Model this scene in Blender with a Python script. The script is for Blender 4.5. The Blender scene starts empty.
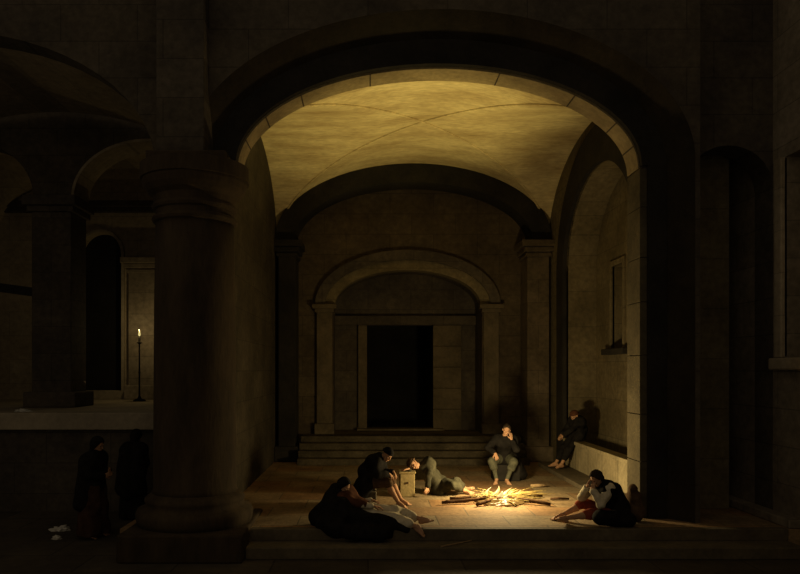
import bpy, bmesh, math, random
import numpy as np
from mathutils import Vector, Matrix, noise as mnoise

# ------------------------------------------------------------------ camera, world, light, exposure
scn = bpy.context.scene
COL = scn.collection
scn.view_settings.view_transform = 'Standard'
scn.view_settings.look = 'None'
scn.view_settings.gamma = 1.0
scn.view_settings.use_curve_mapping = False
scn.view_settings.exposure = 0.0
scn.cycles.use_denoising = True
scn.cycles.max_bounces = 8
scn.cycles.diffuse_bounces = 5
scn.cycles.sample_clamp_indirect = 4.0

FPX, VPX, VPY, EYE = 700.0, 368.0, 370.0, 2.5      # focal length and vanishing point of the picture, eye height
cam_d = bpy.data.cameras.new('camera')
cam = bpy.data.objects.new('camera', cam_d)
COL.objects.link(cam)
cam.location = (0, 0, EYE)
cam.rotation_euler = (math.pi / 2, 0, 0)
cam_d.sensor_width = 36
cam_d.lens = FPX / 800 * 36
cam_d.shift_x = (400 - VPX) / 800
cam_d.shift_y = (VPY - 287) / 800
cam_d.clip_end = 200
scn.camera = cam

world = bpy.data.worlds.new('world')
scn.world = world
world.use_nodes = True
wb = world.node_tree.nodes['Background']
wb.inputs[0].default_value = (1.0, 0.80, 0.55, 1)
wb.inputs[1].default_value = 0.13

FIRE = Vector((2.48, 13.2, 0.0))


def lamp(name, kind, loc, power, color, size=0.1, aim=None, cone=None, blend=1.0):
    l = bpy.data.lights.new(name, kind)
    l.energy = power
    l.color = color
    l.shadow_soft_size = size
    if kind == 'SPOT':
        l.spot_size = math.radians(cone)
        l.spot_blend = blend
    o = bpy.data.objects.new(name, l)
    COL.objects.link(o)
    o.location = loc
    if aim is not None:
        o.rotation_euler = (Vector(aim) - Vector(loc)).to_track_quat('-Z', 'Y').to_euler()
    return o


# the fire: spot added in it to brighten the vault, and a weaker glow to all sides
lamp('added_vault_spot', 'SPOT', FIRE + Vector((0, 0, .50)), 1800, (1.0, .77, .27), .12, (.75, 15.3, 8.2), 63, 1.0)
lamp('fire_glow_light', 'POINT', FIRE + Vector((-.02, .10, .74)), 300, (1.0, .75, .36), .15)
lamp('fire_glow_light', 'POINT', FIRE + Vector((.25, .1, .30)), 18, (1.0, .72, .32), .10)
# the candle in the aisle
lamp('candle_light', 'POINT', (-6.27, 19.2, 3.62), 17, (1.0, .75, .35), .03)


# ------------------------------------------------------------------ materials
def new_mat(name):
    m = bpy.data.materials.new(name)
    m.use_nodes = True
    nt = m.node_tree
    return m, nt, nt.nodes['Principled BSDF']


def ramp(nt, fac, c0, c1, p0=.3, p1=.7):
    r = nt.nodes.new('ShaderNodeValToRGB')
    r.color_ramp.elements[0].position = p0
    r.color_ramp.elements[0].color = (*c0, 1)
    r.color_ramp.elements[1].position = p1
    r.color_ramp.elements[1].color = (*c1, 1)
    nt.links.new(fac, r.inputs[0])
    return r.outputs[0]


def coords(nt, swizzle, scale=(1, 1, 1)):
    tc = nt.nodes.new('ShaderNodeTexCoord')
    sp = nt.nodes.new('ShaderNodeSeparateXYZ')
    nt.links.new(tc.outputs['Object'], sp.inputs[0])
    cb = nt.nodes.new('ShaderNodeCombineXYZ')
    for i, ch in enumerate(swizzle):
        nt.links.new(sp.outputs[ch], cb.inputs[i])
    mp = nt.nodes.new('ShaderNodeMapping')
    mp.inputs['Scale'].default_value = scale
    nt.links.new(cb.outputs[0], mp.inputs[0])
    return mp.outputs[0]


def noise_tex(nt, vec, scale, detail=5, rough=.6):
    n = nt.nodes.new('ShaderNodeTexNoise')
    n.inputs['Scale'].default_value = scale
    n.inputs['Detail'].default_value = detail
    n.inputs['Roughness'].default_value = rough
    nt.links.new(vec, n.inputs['Vector'])
    return n.outputs['Fac']


def mix(nt, a, b, fac, mode='MIX'):
    x = nt.nodes.new('ShaderNodeMix')
    x.data_type = 'RGBA'
    x.blend_type = mode
    for k, v in (('fac', fac), ('a', a), ('b', b)):
        sock = {'fac': x.inputs[0], 'a': x.inputs[6], 'b': x.inputs[7]}[k]
        if isinstance(v, (int, float)):
            sock.default_value = v
        elif isinstance(v, tuple):
            sock.default_value = (*v, 1)
        else:
            nt.links.new(v, sock)
    return x.outputs[2]


def stone(name, c0, c1, swz='XYZ', joints=None, joint_dark=.45, var=.2, nscale=1.6, streak=(1, 1, 1), bump=.25, rough=.9, c2=None):
    """Worn masonry: mottled noise between two stone colours, block joints when joints = (block length, course height)."""
    m, nt, b = new_mat(name)
    v = coords(nt, swz, streak)
    col = ramp(nt, noise_tex(nt, v, nscale, 7, .62), c0, c1, .32, .68)
    fine = noise_tex(nt, v, nscale * 9, 4, .6)
    col = mix(nt, col, ramp(nt, fine, (1 - var,) * 3, (1 + var * .5,) * 3), 1.0, 'MULTIPLY')
    h = fine
    if joints:
        bk = nt.nodes.new('ShaderNodeTexBrick')
        bk.inputs['Scale'].default_value = 1.0
        bk.inputs['Brick Width'].default_value = joints[0]
        bk.inputs['Row Height'].default_value = joints[1]
        bk.inputs['Mortar Size'].default_value = .016 if len(joints) < 3 else joints[2]
        bk.inputs['Mortar Smooth'].default_value = .3
        bk.inputs['Color1'].default_value = (1, 1, 1, 1)
        bk.inputs['Color2'].default_value = (*(c2 or (.72, .70, .66)), 1)
        bk.inputs['Mortar'].default_value = (joint_dark,) * 3 + (1,)
        nt.links.new(coords(nt, swz), bk.inputs['Vector'])
        col = mix(nt, col, bk.outputs['Color'], 1.0, 'MULTIPLY')
        inv = nt.nodes.new('ShaderNodeMath')
        inv.operation = 'MULTIPLY_ADD'
        inv.inputs[1].default_value = -1.2
        nt.links.new(bk.outputs['Fac'], inv.inputs[0])
        nt.links.new(fine, inv.inputs[2])
        h = inv.outputs[0]
    nt.links.new(col, b.inputs['Base Color'])
    b.inputs['Roughness'].default_value = rough
    b.inputs['Specular IOR Level'].default_value = .2
    bp = nt.nodes.new('ShaderNodeBump')
    bp.inputs['Strength'].default_value = bump
    bp.inputs['Distance'].default_value = .03
    nt.links.new(h, bp.inputs['Height'])
    nt.links.new(bp.outputs[0], b.inputs['Normal'])
    return m


def cloth(name, c0, c1, scale=9, rough=.95, sheen=.0):
    m, nt, b = new_mat(name)
    v = coords(nt, 'XYZ')
    col = ramp(nt, noise_tex(nt, v, scale, 5, .6), c0, c1, .3, .7)
    nt.links.new(col, b.inputs['Base Color'])
    b.inputs['Roughness'].default_value = rough
    b.inputs['Specular IOR Level'].default_value = .04
    bp = nt.nodes.new('ShaderNodeBump')
    bp.inputs['Strength'].default_value = .35
    bp.inputs['Distance'].default_value = .02
    nt.links.new(noise_tex(nt, v, scale * 3, 4), bp.inputs['Height'])
    nt.links.new(bp.outputs[0], b.inputs['Normal'])
    return m


def flame_mat(name, c, strength):
    m, nt, b = new_mat(name)
    v = coords(nt, 'XYZ')
    col = ramp(nt, noise_tex(nt, v, 7, 3), tuple(x * .55 for x in c), c, .3, .65)
    nt.links.new(col, b.inputs['Emission Color'])
    b.inputs['Emission Strength'].default_value = strength
    b.inputs['Base Color'].default_value = (.05, .03, .01, 1)
    return m


TAN0, TAN1 = (.20, .155, .10), (.34, .27, .17)
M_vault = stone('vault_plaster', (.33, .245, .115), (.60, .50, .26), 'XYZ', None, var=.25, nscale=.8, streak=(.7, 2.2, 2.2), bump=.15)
M_wall_y = stone('masonry_facing', (.075, .058, .036), (.145, .112, .070), 'XZY', (1.3, .62, .010), .65, .3, .9, c2=(.85, .83, .8))
M_wall_x = stone('masonry_side', (.10, .081, .044), (.185, .15, .084), 'YZX', (1.3, .9, .010), .65, .3, .9, c2=(.88, .86, .82))
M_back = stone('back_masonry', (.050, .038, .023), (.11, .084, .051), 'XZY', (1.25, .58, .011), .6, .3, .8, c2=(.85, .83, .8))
M_dark = stone('dark_and_shaded_stone', (.012, .011, .009), (.028, .024, .018), 'XZY', None, nscale=1.2)  # dark stone; on ribs and arch bands this colour stands in for shade
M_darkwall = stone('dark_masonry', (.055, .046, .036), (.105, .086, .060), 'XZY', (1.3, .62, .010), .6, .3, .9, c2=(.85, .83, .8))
M_right = stone('right_wall_masonry', (.17, .14, .098), (.29, .24, .168), 'YZX', (1.3, .62, .010), .6, .3, .9, c2=(.85, .83, .8))
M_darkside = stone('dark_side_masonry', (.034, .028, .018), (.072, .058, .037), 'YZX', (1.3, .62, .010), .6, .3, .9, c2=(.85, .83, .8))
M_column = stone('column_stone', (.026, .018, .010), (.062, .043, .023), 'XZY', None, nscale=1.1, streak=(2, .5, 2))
M_portal = stone('portal_stone', (.070, .055, .033), (.135, .106, .063), 'XZY', None, nscale=1.3)
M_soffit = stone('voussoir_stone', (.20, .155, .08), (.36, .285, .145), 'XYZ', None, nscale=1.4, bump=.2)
M_joint = stone('mortar_joint', (.05, .04, .025), (.08, .06, .04), 'XYZ', None)
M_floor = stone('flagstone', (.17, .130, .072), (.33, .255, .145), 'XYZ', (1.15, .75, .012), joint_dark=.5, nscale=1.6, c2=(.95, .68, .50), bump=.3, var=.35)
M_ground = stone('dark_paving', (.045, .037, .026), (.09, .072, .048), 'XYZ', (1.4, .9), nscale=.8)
M_step = stone('step_stone', (.075, .06, .037), (.15, .12, .073), 'XYZ', None, nscale=1.4)
M_backstep = stone('rear_step_stone', (.042, .034, .02), (.10, .08, .047), 'XYZ', None, nscale=1.8, var=.35, bump=.5)
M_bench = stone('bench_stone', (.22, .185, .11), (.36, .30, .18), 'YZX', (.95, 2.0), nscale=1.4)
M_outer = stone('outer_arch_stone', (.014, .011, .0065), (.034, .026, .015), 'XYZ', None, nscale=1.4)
M_pier = stone('pier_edge_stone', (.055, .045, .025), (.105, .086, .048), 'XZY', None, nscale=1.6)
M_void = stone('unlit_opening_dark', (.010, .009, .008), (.02, .018, .014), 'XZY', None)  # near-black colour stands in for the darkness inside openings
M_aisle = stone('aisle_plaster', (.27, .222, .145), (.42, .345, .23), 'XZY', (1.5, .7, .010), .7, .25, .8, c2=(.9, .88, .85))
M_parapet = stone('platform_stone', (.24, .20, .14), (.36, .30, .20), 'XYZ', None, nscale=1.0)
M_iron = cloth('black_iron', (.02, .018, .015), (.04, .035, .03), 20, .6)
M_wax = cloth('candle_wax', (.6, .52, .36), (.7, .62, .45), 20, .6)
M_bark = cloth('charred_bark', (.035, .02, .012), (.10, .055, .028), 14)
M_wood = cloth('weathered_wood', (.22, .15, .08), (.34, .24, .13), 10)
M_box = cloth('pale_box_wood', (.30, .235, .11), (.42, .33, .16), 8)
M_straw = cloth('pale_straw', (.24, .18, .06), (.44, .34, .13), 12)
M_rag = cloth('pale_rag', (.40, .38, .32), (.55, .53, .46), 12)
M_flame = flame_mat('flame', (1.0, .68, .17), 1.0)
M_flame_hot = flame_mat('flame_core', (1.0, .80, .30), 1.05)
M_ember = flame_mat('ember', (1.0, .50, .10), .5)
M_skin = cloth('skin', (.36, .20, .115), (.46, .27, .16), 7, .6)
M_skin_tan = cloth('tanned_skin', (.30, .165, .09), (.40, .23, .13), 7, .6)
M_eye = cloth('eye_dark', (.03, .02, .015), (.05, .03, .02), 9, .3)
M_hair_dark = cloth('dark_hair', (.018, .013, .009), (.05, .035, .022), 40)
M_hair_red = cloth('reddish_hair', (.14, .05, .03), (.22, .08, .045), 40)
M_black = cloth('black_wool', (.007, .0065, .006), (.018, .016, .014), 9)
M_dull = cloth('dull_coat_cloth', (.022, .021, .014), (.065, .06, .038), 9)
M_skirt = cloth('dark_rust_skirt', (.03, .016, .01), (.06, .032, .02), 9)
M_brown = cloth('brown_wool', (.06, .038, .022), (.12, .075, .042), 9)
M_grey = cloth('grey_green_wool', (.045, .046, .032), (.11, .108, .072), 9)
M_cream = cloth('cream_linen', (.45, .39, .26), (.68, .60, .43), 9)
M_red = cloth('red_wool', (.17, .036, .02), (.27, .062, .035), 9)
M_rust = cloth('rust_wool', (.055, .022, .012), (.10, .042, .022), 9)


# ------------------------------------------------------------------ mesh helpers
def link(name, me, m, parent=None):
    if m is not None:
        me.materials.append(m)
    o = bpy.data.objects.new(name, me)
    COL.objects.link(o)
    if parent is not None:
        o.parent = parent
    return o


def build(name, bm, m, parent=None, loc=None, smooth=False):
    """Link a bmesh (in world coordinates) as one object whose origin is loc, or the parent's world place."""
    origin = Vector(loc) if loc is not None else Vector((0, 0, 0))
    base = origin
    p = parent
    while p is not None:
        base = base + p.location
        p = p.parent
    bmesh.ops.recalc_face_normals(bm, faces=bm.faces)
    bmesh.ops.translate(bm, verts=bm.verts, vec=-base)
    me = bpy.data.meshes.new(name)
    bm.to_mesh(me)
    bm.free()
    if smooth:
        me.polygons.foreach_set('use_smooth', [True] * len(me.polygons))
    o = link(name, me, m, parent)
    o.location = origin
    return o


def thing(name, label, cat, loc=(0, 0, 0), group=None):
    o = bpy.data.objects.new(name, None)
    COL.objects.link(o)
    o.location = loc
    return tag(o, label, cat, group)


def tag(o, label, cat, group=None, kind=None):
    o['label'] = label
    o['category'] = cat
    if group:
        o['group'] = group
    if kind:
        o['kind'] = kind
    return o


def struct(name, bm, m, label=None, cat=None, smooth=False):
    o = build(name, bm, m, smooth=smooth)
    o['kind'] = 'structure'
    if label:
        o['label'] = label
    if cat:
        o['category'] = cat
    return o


def add_box(bm, x0, x1, y0, y1, z0, z1, bevel=0.0):
    r = bmesh.ops.create_cube(bm, size=1)
    vs = r['verts']
    for v in vs:
        v.co = Vector((x0 + (v.co.x + .5) * (x1 - x0), y0 + (v.co.y + .5) * (y1 - y0), z0 + (v.co.z + .5) * (z1 - z0)))
    if bevel:
        es = list({e for v in vs for e in v.link_edges})
        bmesh.ops.bevel(bm, geom=es, offset=bevel, segments=2, affect='EDGES', profile=.5)
    return vs


def box(*a, **k):
    bm = bmesh.new()
    add_box(bm, *a, **k)
    return bm


def add_prism(bm, poly, axis, a0, a1):
    """Extrude a 2D outline. axis 'Y': (u, v) = (x, z) from y a0 to a1; axis 'X': (y, z) from x a0 to a1."""
    def P(u, v, a):
        return (u, a, v) if axis == 'Y' else (a, u, v) if axis == 'X' else (u, v, a)
    A = [bm.verts.new(P(u, v, a0)) for u, v in poly]
    B = [bm.verts.new(P(u, v, a1)) for u, v in poly]
    n = len(poly)
    bm.faces.new(A)
    bm.faces.new(B[::-1])
    for i in range(n):
        j = (i + 1) % n
        bm.faces.new((A[i], B[i], B[j], A[j]))


def arc(c, half, spring, rise, n=40, t0=math.pi, t1=0.0):
    return [(c + half * math.cos(t0 + (t1 - t0) * i / n), spring + rise * math.sin(t0 + (t1 - t0) * i / n)) for i in range(n + 1)]


def ring(outer, inner):
    return outer + inner[::-1]


def add_lathe(bm, prof, cx, cy, n=48):
    rows = []
    for r, z in prof:
        rows.append([bm.verts.new((cx + r * math.cos(2 * math.pi * i / n), cy + r * math.sin(2 * math.pi * i / n), z)) for i in range(n)])
    for a, b in zip(rows, rows[1:]):
        for i in range(n):
            j = (i + 1) % n
            bm.faces.new((a[i], a[j], b[j], b[i]))
    bm.faces.new(rows[0][::-1])
    bm.faces.new(rows[-1])


def add_tube(bm, pts, radii, n=8, jitter=0.0, rnd=None):
    pts = [Vector(p) for p in pts]
    rows = []
    for k, p in enumerate(pts):
        d = (pts[min(k + 1, len(pts) - 1)] - pts[max(k - 1, 0)]).normalized()
        u = d.orthogonal().normalized() if abs(d.z) > .9 else d.cross(Vector((0, 0, 1))).normalized()
        w = d.cross(u)
        r = radii[k] if isinstance(radii, (list, tuple)) else radii
        row = []
        for i in range(n):
            rr = r * (1 + (rnd.uniform(-jitter, jitter) if rnd else 0))
            a = 2 * math.pi * i / n
            row.append(bm.verts.new(p + (u * math.cos(a) + w * math.sin(a)) * rr))
        rows.append(row)
    for a, b in zip(rows, rows[1:]):
        for i in range(n):
            j = (i + 1) % n
            bm.faces.new((a[i], a[j], b[j], b[i]))
    bm.faces.new(rows[0][::-1])
    bm.faces.new(rows[-1])


def groin_vault(x0, x1, y0, y1, spring, rise_x, rise_y, n=72):
    """Underside of a groin vault: two crossing elliptical barrels, the higher one at every point."""
    bm = bmesh.new()
    cx, a, cy, b = (x0 + x1) / 2, (x1 - x0) / 2, (y0 + y1) / 2, (y1 - y0) / 2
    g = []
    for i in range(n + 1):
        u = math.sin(math.pi * (i / n - .5))
        row = []
        for j in range(n + 1):
            v = math.sin(math.pi * (j / n - .5))
            z = spring + max(rise_x * math.sqrt(max(0, 1 - u * u)), rise_y * math.sqrt(max(0, 1 - v * v)))
            row.append(bm.verts.new((cx + a * u, cy + b * v, z)))
        g.append(row)
    for i in range(n):
        for j in range(n):
            bm.faces.new((g[i][j], g[i + 1][j], g[i + 1][j + 1], g[i][j + 1]))
    return bm


# ------------------------------------------------------------------ the setting
HX0, HX1, HC = -2.55, 5.05, 1.25           # hall side walls and axis
YF0, YF1, YB0, YB1 = 11.8, 12.4, 19.2, 20.0  # great arch front and back, rear rib front and back wall
SP = 5.95                                   # springing height

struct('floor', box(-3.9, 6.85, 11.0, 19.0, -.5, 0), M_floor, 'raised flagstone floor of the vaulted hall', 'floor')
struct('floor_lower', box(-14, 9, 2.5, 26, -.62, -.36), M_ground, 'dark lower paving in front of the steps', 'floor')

# front wall with the great arch, the left aisle arch and the right aisle arch
AL, AR = -2.24, 4.62
ac, ah = (AL + AR) / 2, (AR - AL) / 2
RISE = 1.72
poly = [(-14, -.5), (-10.9, -.5), (-10.9, SP)] + arc(-7.25, 3.65, SP, 2.3, 30)[1:] + [(-3.55, SP)]
poly += arc(ac, ah, SP, RISE, 56) + [(AR, 0), (5.36, 0), (5.36, 5.6)]
poly += arc(6.1, .74, 5.6, .7, 16)[1:] + [(6.84, 0), (9, 0), (9, 9.6), (-14, 9.6)]
bm = bmesh.new()
add_prism(bm, poly, 'Y', YF0 + .04, YF1 - .02)
struct('wall_front', bm, M_darkwall, 'dark front wall pierced by the great arch', 'wall')

# great arch: facing band of voussoirs, lit lining stones, outer moulding
bm = bmesh.new()
add_prism(bm, ring(arc(ac, ah + .40, SP, RISE + .40, 56), arc(ac, ah - .01, SP, RISE - .01, 56)), 'Y', YF0 - .02, YF0 + .10)
struct('trim_1', bm, M_dark, 'dark flat band around the front of the great arch', 'arch band')
bm = bmesh.new()
rows = []
for k in range(5):                                    # splayed reveal widening towards the viewer, with a right jamb down to the floor
    e, y = .40 + .08 * k, YF0 - .02 - .09 * k
    rows.append([bm.verts.new((x, y, z)) for x, z in arc(ac, ah + e, SP, RISE + e, 64) + [(ac + ah + e, 0)]])
for A_, B_ in zip(rows, rows[1:]):
    for i in range(len(A_) - 1):
        bm.faces.new((A_[i], A_[i + 1], B_[i + 1], B_[i]))
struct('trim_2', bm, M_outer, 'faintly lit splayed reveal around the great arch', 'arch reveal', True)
OE = .72
poly = [(-3.0, SP + .2), (ac - ah - OE, SP + .2)] + arc(ac, ah + OE, SP, RISE + OE, 64)[1:] + [(ac + ah + OE, 0), (5.42, 0), (5.42, 9.7), (-3.0, 9.7)]
bm = bmesh.new()
add_prism(bm, poly, 'Y', YF0 - .38, YF0 + .06)
struct('wall_spandrel', bm, M_darkwall, 'dark wall above the great arch', 'wall')
struct('trim_13', box(-3.36, -2.60, 11.10, YF0 + .06, 5.74, 9.7, bevel=.02), M_darkwall, 'flat dark pilaster strip rising above the great column', 'pilaster strip')
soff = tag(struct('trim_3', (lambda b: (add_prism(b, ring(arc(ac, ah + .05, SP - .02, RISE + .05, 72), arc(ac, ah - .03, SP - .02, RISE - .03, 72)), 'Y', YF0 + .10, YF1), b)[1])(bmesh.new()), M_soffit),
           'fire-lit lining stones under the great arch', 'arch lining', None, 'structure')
bm = bmesh.new()
for k in (.09, .17, .26, .39, .60, .74, .85, .93):
    t = math.pi * (1 - k)
    c, s = math.cos(t), math.sin(t)
    p = Vector((ac + (ah - .031) * c, 0, SP - .02 + (RISE - .031) * s))
    tn = Vector((-(ah) * s, 0, RISE * c)).normalized()
    nn = Vector((-tn.z, 0, tn.x))
    q = [p + tn * .012, p - tn * .012]
    vs = []
    for y in (YF0 + .09, YF1 - .01):
        for w in q:
            for off in (-.003, .003):
                vs.append(bm.verts.new((w.x + nn.x * off, y, w.z + nn.z * off)))
    bmesh.ops.convex_hull(bm, input=vs)
build('mortar_joint', bm, M_joint, soff)

# right pier: inner lining of blocks
bm = bmesh.new()
z = 0.0
for h in (.95, .8, 1.0, .9, .75, .85, .66):
    add_box(bm, AR - .03, AR + .12, YF0 + .02, YF1, z + .006, z + h - .006, .008)
    z += h
struct('trim_4', bm, M_pier, 'fire-lit block edge of the right pier', 'pier edge')
struct('wall_pier', box(AR + .09, AR + .40, YF0 - .04, YF0 + .08, 0, SP), M_dark, 'dark face of the right pier', 'pier')

# vaults
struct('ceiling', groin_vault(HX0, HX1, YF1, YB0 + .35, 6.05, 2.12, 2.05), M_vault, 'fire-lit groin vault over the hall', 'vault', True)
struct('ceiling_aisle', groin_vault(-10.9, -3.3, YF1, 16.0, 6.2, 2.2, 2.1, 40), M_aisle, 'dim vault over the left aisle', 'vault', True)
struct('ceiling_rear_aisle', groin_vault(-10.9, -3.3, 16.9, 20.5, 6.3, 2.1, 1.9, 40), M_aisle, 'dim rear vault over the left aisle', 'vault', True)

# slender ribs along the groins of the hall vault
for sg in (-1, 1):
    bm = bmesh.new()
    cx_, a_, cy_, b_ = (HX0 + HX1) / 2, (HX1 - HX0) / 2, (YF1 + YB0 + .35) / 2, (YB0 + .35 - YF1) / 2
    pts = []
    for i in range(73):
        u = math.sin(math.pi * (i / 72 - .5)) * .998
        pts.append((cx_ + a_ * u, cy_ + sg * b_ * u, 6.05 + 2.12 * math.sqrt(1 - u * u) - .005))
    add_tube(bm, pts, .028, 8)
    struct('trim_14' if sg < 0 else 'trim_15', bm, M_vault, 'slender rib along a groin of the vault', 'rib', True)

# hall side walls
struct('wall_left', box(-3.3, HX0, YF1, 20.9, -.5, 8.6), M_darkside, 'side wall between the hall and the left aisle', 'wall')
NA, NB, NSP, NR = 13.0, 17.8, 5.0, 2.0
nc, nh = (NA + NB) / 2, (NB - NA) / 2
bm = bmesh.new()
add_prism(bm, [(YF1 - .02, 0), (NA, 0)] + arc(nc, nh, NSP, NR, 44) + [(NB, 0), (20.9, 0), (20.9, 8.6), (YF1 - .02, 8.6)], 'X', HX1, 5.80)
struct('wall_right', bm, M_wall_x, 'right side wall of the hall with the arched niche', 'wall')
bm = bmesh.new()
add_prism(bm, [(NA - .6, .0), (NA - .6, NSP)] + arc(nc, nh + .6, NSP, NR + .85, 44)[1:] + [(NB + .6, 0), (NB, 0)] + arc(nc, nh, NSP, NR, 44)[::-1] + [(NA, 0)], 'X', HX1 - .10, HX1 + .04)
struct('trim_5', bm, M_dark, 'band around the arched niche, darkened to stand for shade', 'arch band')  # darkened and widened so the wall around the niche reads as shaded
# niche back wall with its window
WY0, WY1, WZ0, WZ1 = 15.85, 16.6, 3.0, 4.95
bm = bmesh.new()
add_box(bm, 5.80, 6.5, 12.6, WY0, -.3, 8)
add_box(bm, 5.80, 6.5, WY1, 18.4, -.3, 8)
add_box(bm, 5.80, 6.5, WY0, WY1, -.3, WZ0)
add_box(bm, 5.80, 6.5, WY0, WY1, WZ1, 8)
struct('wall_niche', bm, M_wall_x, 'back wall of the arched niche', 'wall')
w = thing('window_1', 'dark slit window with a stone sill in the niche wall', 'window', (5.8, 16.22, WZ0))
w['kind'] = 'structure'
build('window_pane', box(6.3, 6.34, WY0, WY1, WZ0, WZ1), M_void, w)
bm = bmesh.new()
for a, b in ((WY0 - .12, WY0), (WY1, WY1 + .12)):
    add_box(bm, 5.75, 5.85, a, b, WZ0, WZ1 + .12, .01)
add_box(bm, 5.75, 5.85, WY0, WY1, WZ1, WZ1 + .12, .01)
build('window_frame', bm, M_wall_x, w)
build('window_sill', box(5.62, 5.85, WY0 - .35, WY1 + .3, WZ0 - .14, WZ0, bevel=.02), M_dark, w)

# low kerb along the right wall, bench parapet and bench in the niche
struct('trim_6', box(4.42, HX1, YF1 + .3, 18.2, 0, .10, bevel=.015), M_step, 'low kerb along the foot of the right wall', 'kerb')
pr = thing('bench_parapet', 'pale stone parapet closing the foot of the arched niche', 'parapet', (5.1, 15.4, 0.1))
bm = bmesh.new()
for a, b in ((13.0, 14.1), (14.1, 15.3), (15.3, 16.5), (16.5, 17.8)):
    add_box(bm, 4.99, 5.20, a + .004, b - .004, .1, .70, .008)
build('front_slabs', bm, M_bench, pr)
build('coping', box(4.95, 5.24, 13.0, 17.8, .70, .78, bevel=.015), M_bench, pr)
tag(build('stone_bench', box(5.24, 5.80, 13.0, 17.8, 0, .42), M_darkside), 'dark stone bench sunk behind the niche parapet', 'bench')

# rear transverse rib with its two pilasters
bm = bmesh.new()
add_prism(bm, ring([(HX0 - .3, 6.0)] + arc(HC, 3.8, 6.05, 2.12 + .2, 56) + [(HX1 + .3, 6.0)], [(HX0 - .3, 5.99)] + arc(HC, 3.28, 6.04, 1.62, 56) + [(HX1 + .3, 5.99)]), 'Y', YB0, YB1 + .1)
struct('trim_7', bm, M_dark, 'transverse rib closing the lit vault, shade put into its colour', 'arch rib')  # near-black colour puts the shade below the vault into the rib


def pilaster(x0, x1, y0, y1, z0, z1, m, label):
    t = thing('pilaster', label, 'pilaster', ((x0 + x1) / 2, (y0 + y1) / 2, z0), 'flat stone pilasters')
    build('base', box(x0 - .1, x1 + .1, y0 - .1, y1, z0, z0 + .42, bevel=.03), m, t)
    build('shaft', box(x0, x1, y0, y1, z0 + .40, z1 - .38, bevel=.02), m, t)
    bm = bmesh.new()
    for k, (e, a, b) in enumerate(((.05, -.42, -.34), (.10, -.30, -.18), (.18, -.17, 0))):
        add_box(bm, x0 - e, x1 + e, y0 - e, y1, z1 + a, z1 + b, .012)
    add_box(bm, x0 - .02, x1 + .02, y0 - .02, y1, z1 - .44, z1)
    build('capital', bm, m, t)
    return t


pilaster(HX0 + .1, -1.98, YB0 - .1, YB1, 0, 6.03, M_dark, 'dark pilaster under the rear rib, beside the left hall wall')
pilaster(4.35, HX1 - .1, YB0 - .1, YB1, 0, 6.03, M_wall_y, 'brown pilaster under the rear rib, behind the seated man resting his head')

# back wall with the portal recess
PX0, PX1, PZ, PR = -1.0, 3.26, 4.36, 1.05
pc, ph = (PX0 + PX1) / 2, (PX1 - PX0) / 2
bm = bmesh.new()
add_prism(bm, [(-3.3, -.3), (PX0, -.3), (PX0, PZ)] + arc(pc, ph, PZ, PR, 40)[1:] + [(PX1, -.3), (6.4, -.3), (6.4, 8.8), (-3.3, 8.8)], 'Y', YB1, YB1 + .35)
struct('wall_back', bm, M_back, 'block-built back wall of the hall', 'wall')
DX0, DX1, DZ0, DZ1 = -.03, 1.97, .68, 3.86
YR = YB1 + 1.3
bm = bmesh.new()
add_box(bm, -1.6, DX0, YR, YR + .3, 0, 6.2)
add_box(bm, DX1, 3.9, YR, YR + .3, 0, 6.2)
add_box(bm, DX0, DX1, YR, YR + .3, DZ1, 6.2)
struct('wall_portal', bm, M_darkwall, 'shadowed inner wall of the portal', 'wall')
bm = bmesh.new()
add_box(bm, -1.25, PX0 - .002, YB1 + .33, YR, 0, 6.2)
add_box(bm, PX1 + .002, 3.5, YB1 + .33, YR, 0, 6.2)
add_prism(bm, ring(arc(pc, ph + .3, PZ, PR + .4, 40), arc(pc, ph + .001, PZ, PR + .001, 40)), 'Y', YB1 + .33, YR)
struct('wall_portal_reveal', bm, M_darkwall, 'reveal of the portal', 'wall')
# archivolt and piers of the portal
bm = bmesh.new()
add_prism(bm, ring(arc(pc, ph + .50, PZ, PR + .50, 44), arc(pc, ph + .22, PZ, PR + .22, 44)), 'Y', YB1 - .16, YB1 + .02)
struct('trim_8', bm, M_darkwall, 'outer moulding of the portal arch', 'arch moulding')
bm = bmesh.new()
add_prism(bm, ring(arc(pc, ph + .22, PZ, PR + .22, 44), arc(pc, ph - .06, PZ, PR - .06, 44)), 'Y', YB1 - .07, YB1 + .34)
struct('trim_9', bm, M_wall_x, 'lit inner ring of the portal arch', 'arch moulding')


def portal_pier(x0, x1, label):
    t = thing('portal_pier', label, 'pier', ((x0 + x1) / 2, YB1 - .1, .681), 'piers carrying the portal arch')
    build('base', box(x0 - .06, x1 + .06, YB1 - .22, YB1 + .05, .681, .98, bevel=.02), M_portal, t)
    build('shaft', box(x0, x1, YB1 - .14, YB1 + .05, .97, PZ - .2, bevel=.02), M_portal, t)
    bm = bmesh.new()
    add_box(bm, x0 - .05, x1 + .05, YB1 - .2, YB1 + .05, PZ - .22, PZ - .12, .01)
    add_box(bm, x0 - .12, x1 + .12, YB1 - .28, YB1 + .05, PZ - .12, PZ, .015)
    build('capital', bm, M_portal, t)


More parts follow.
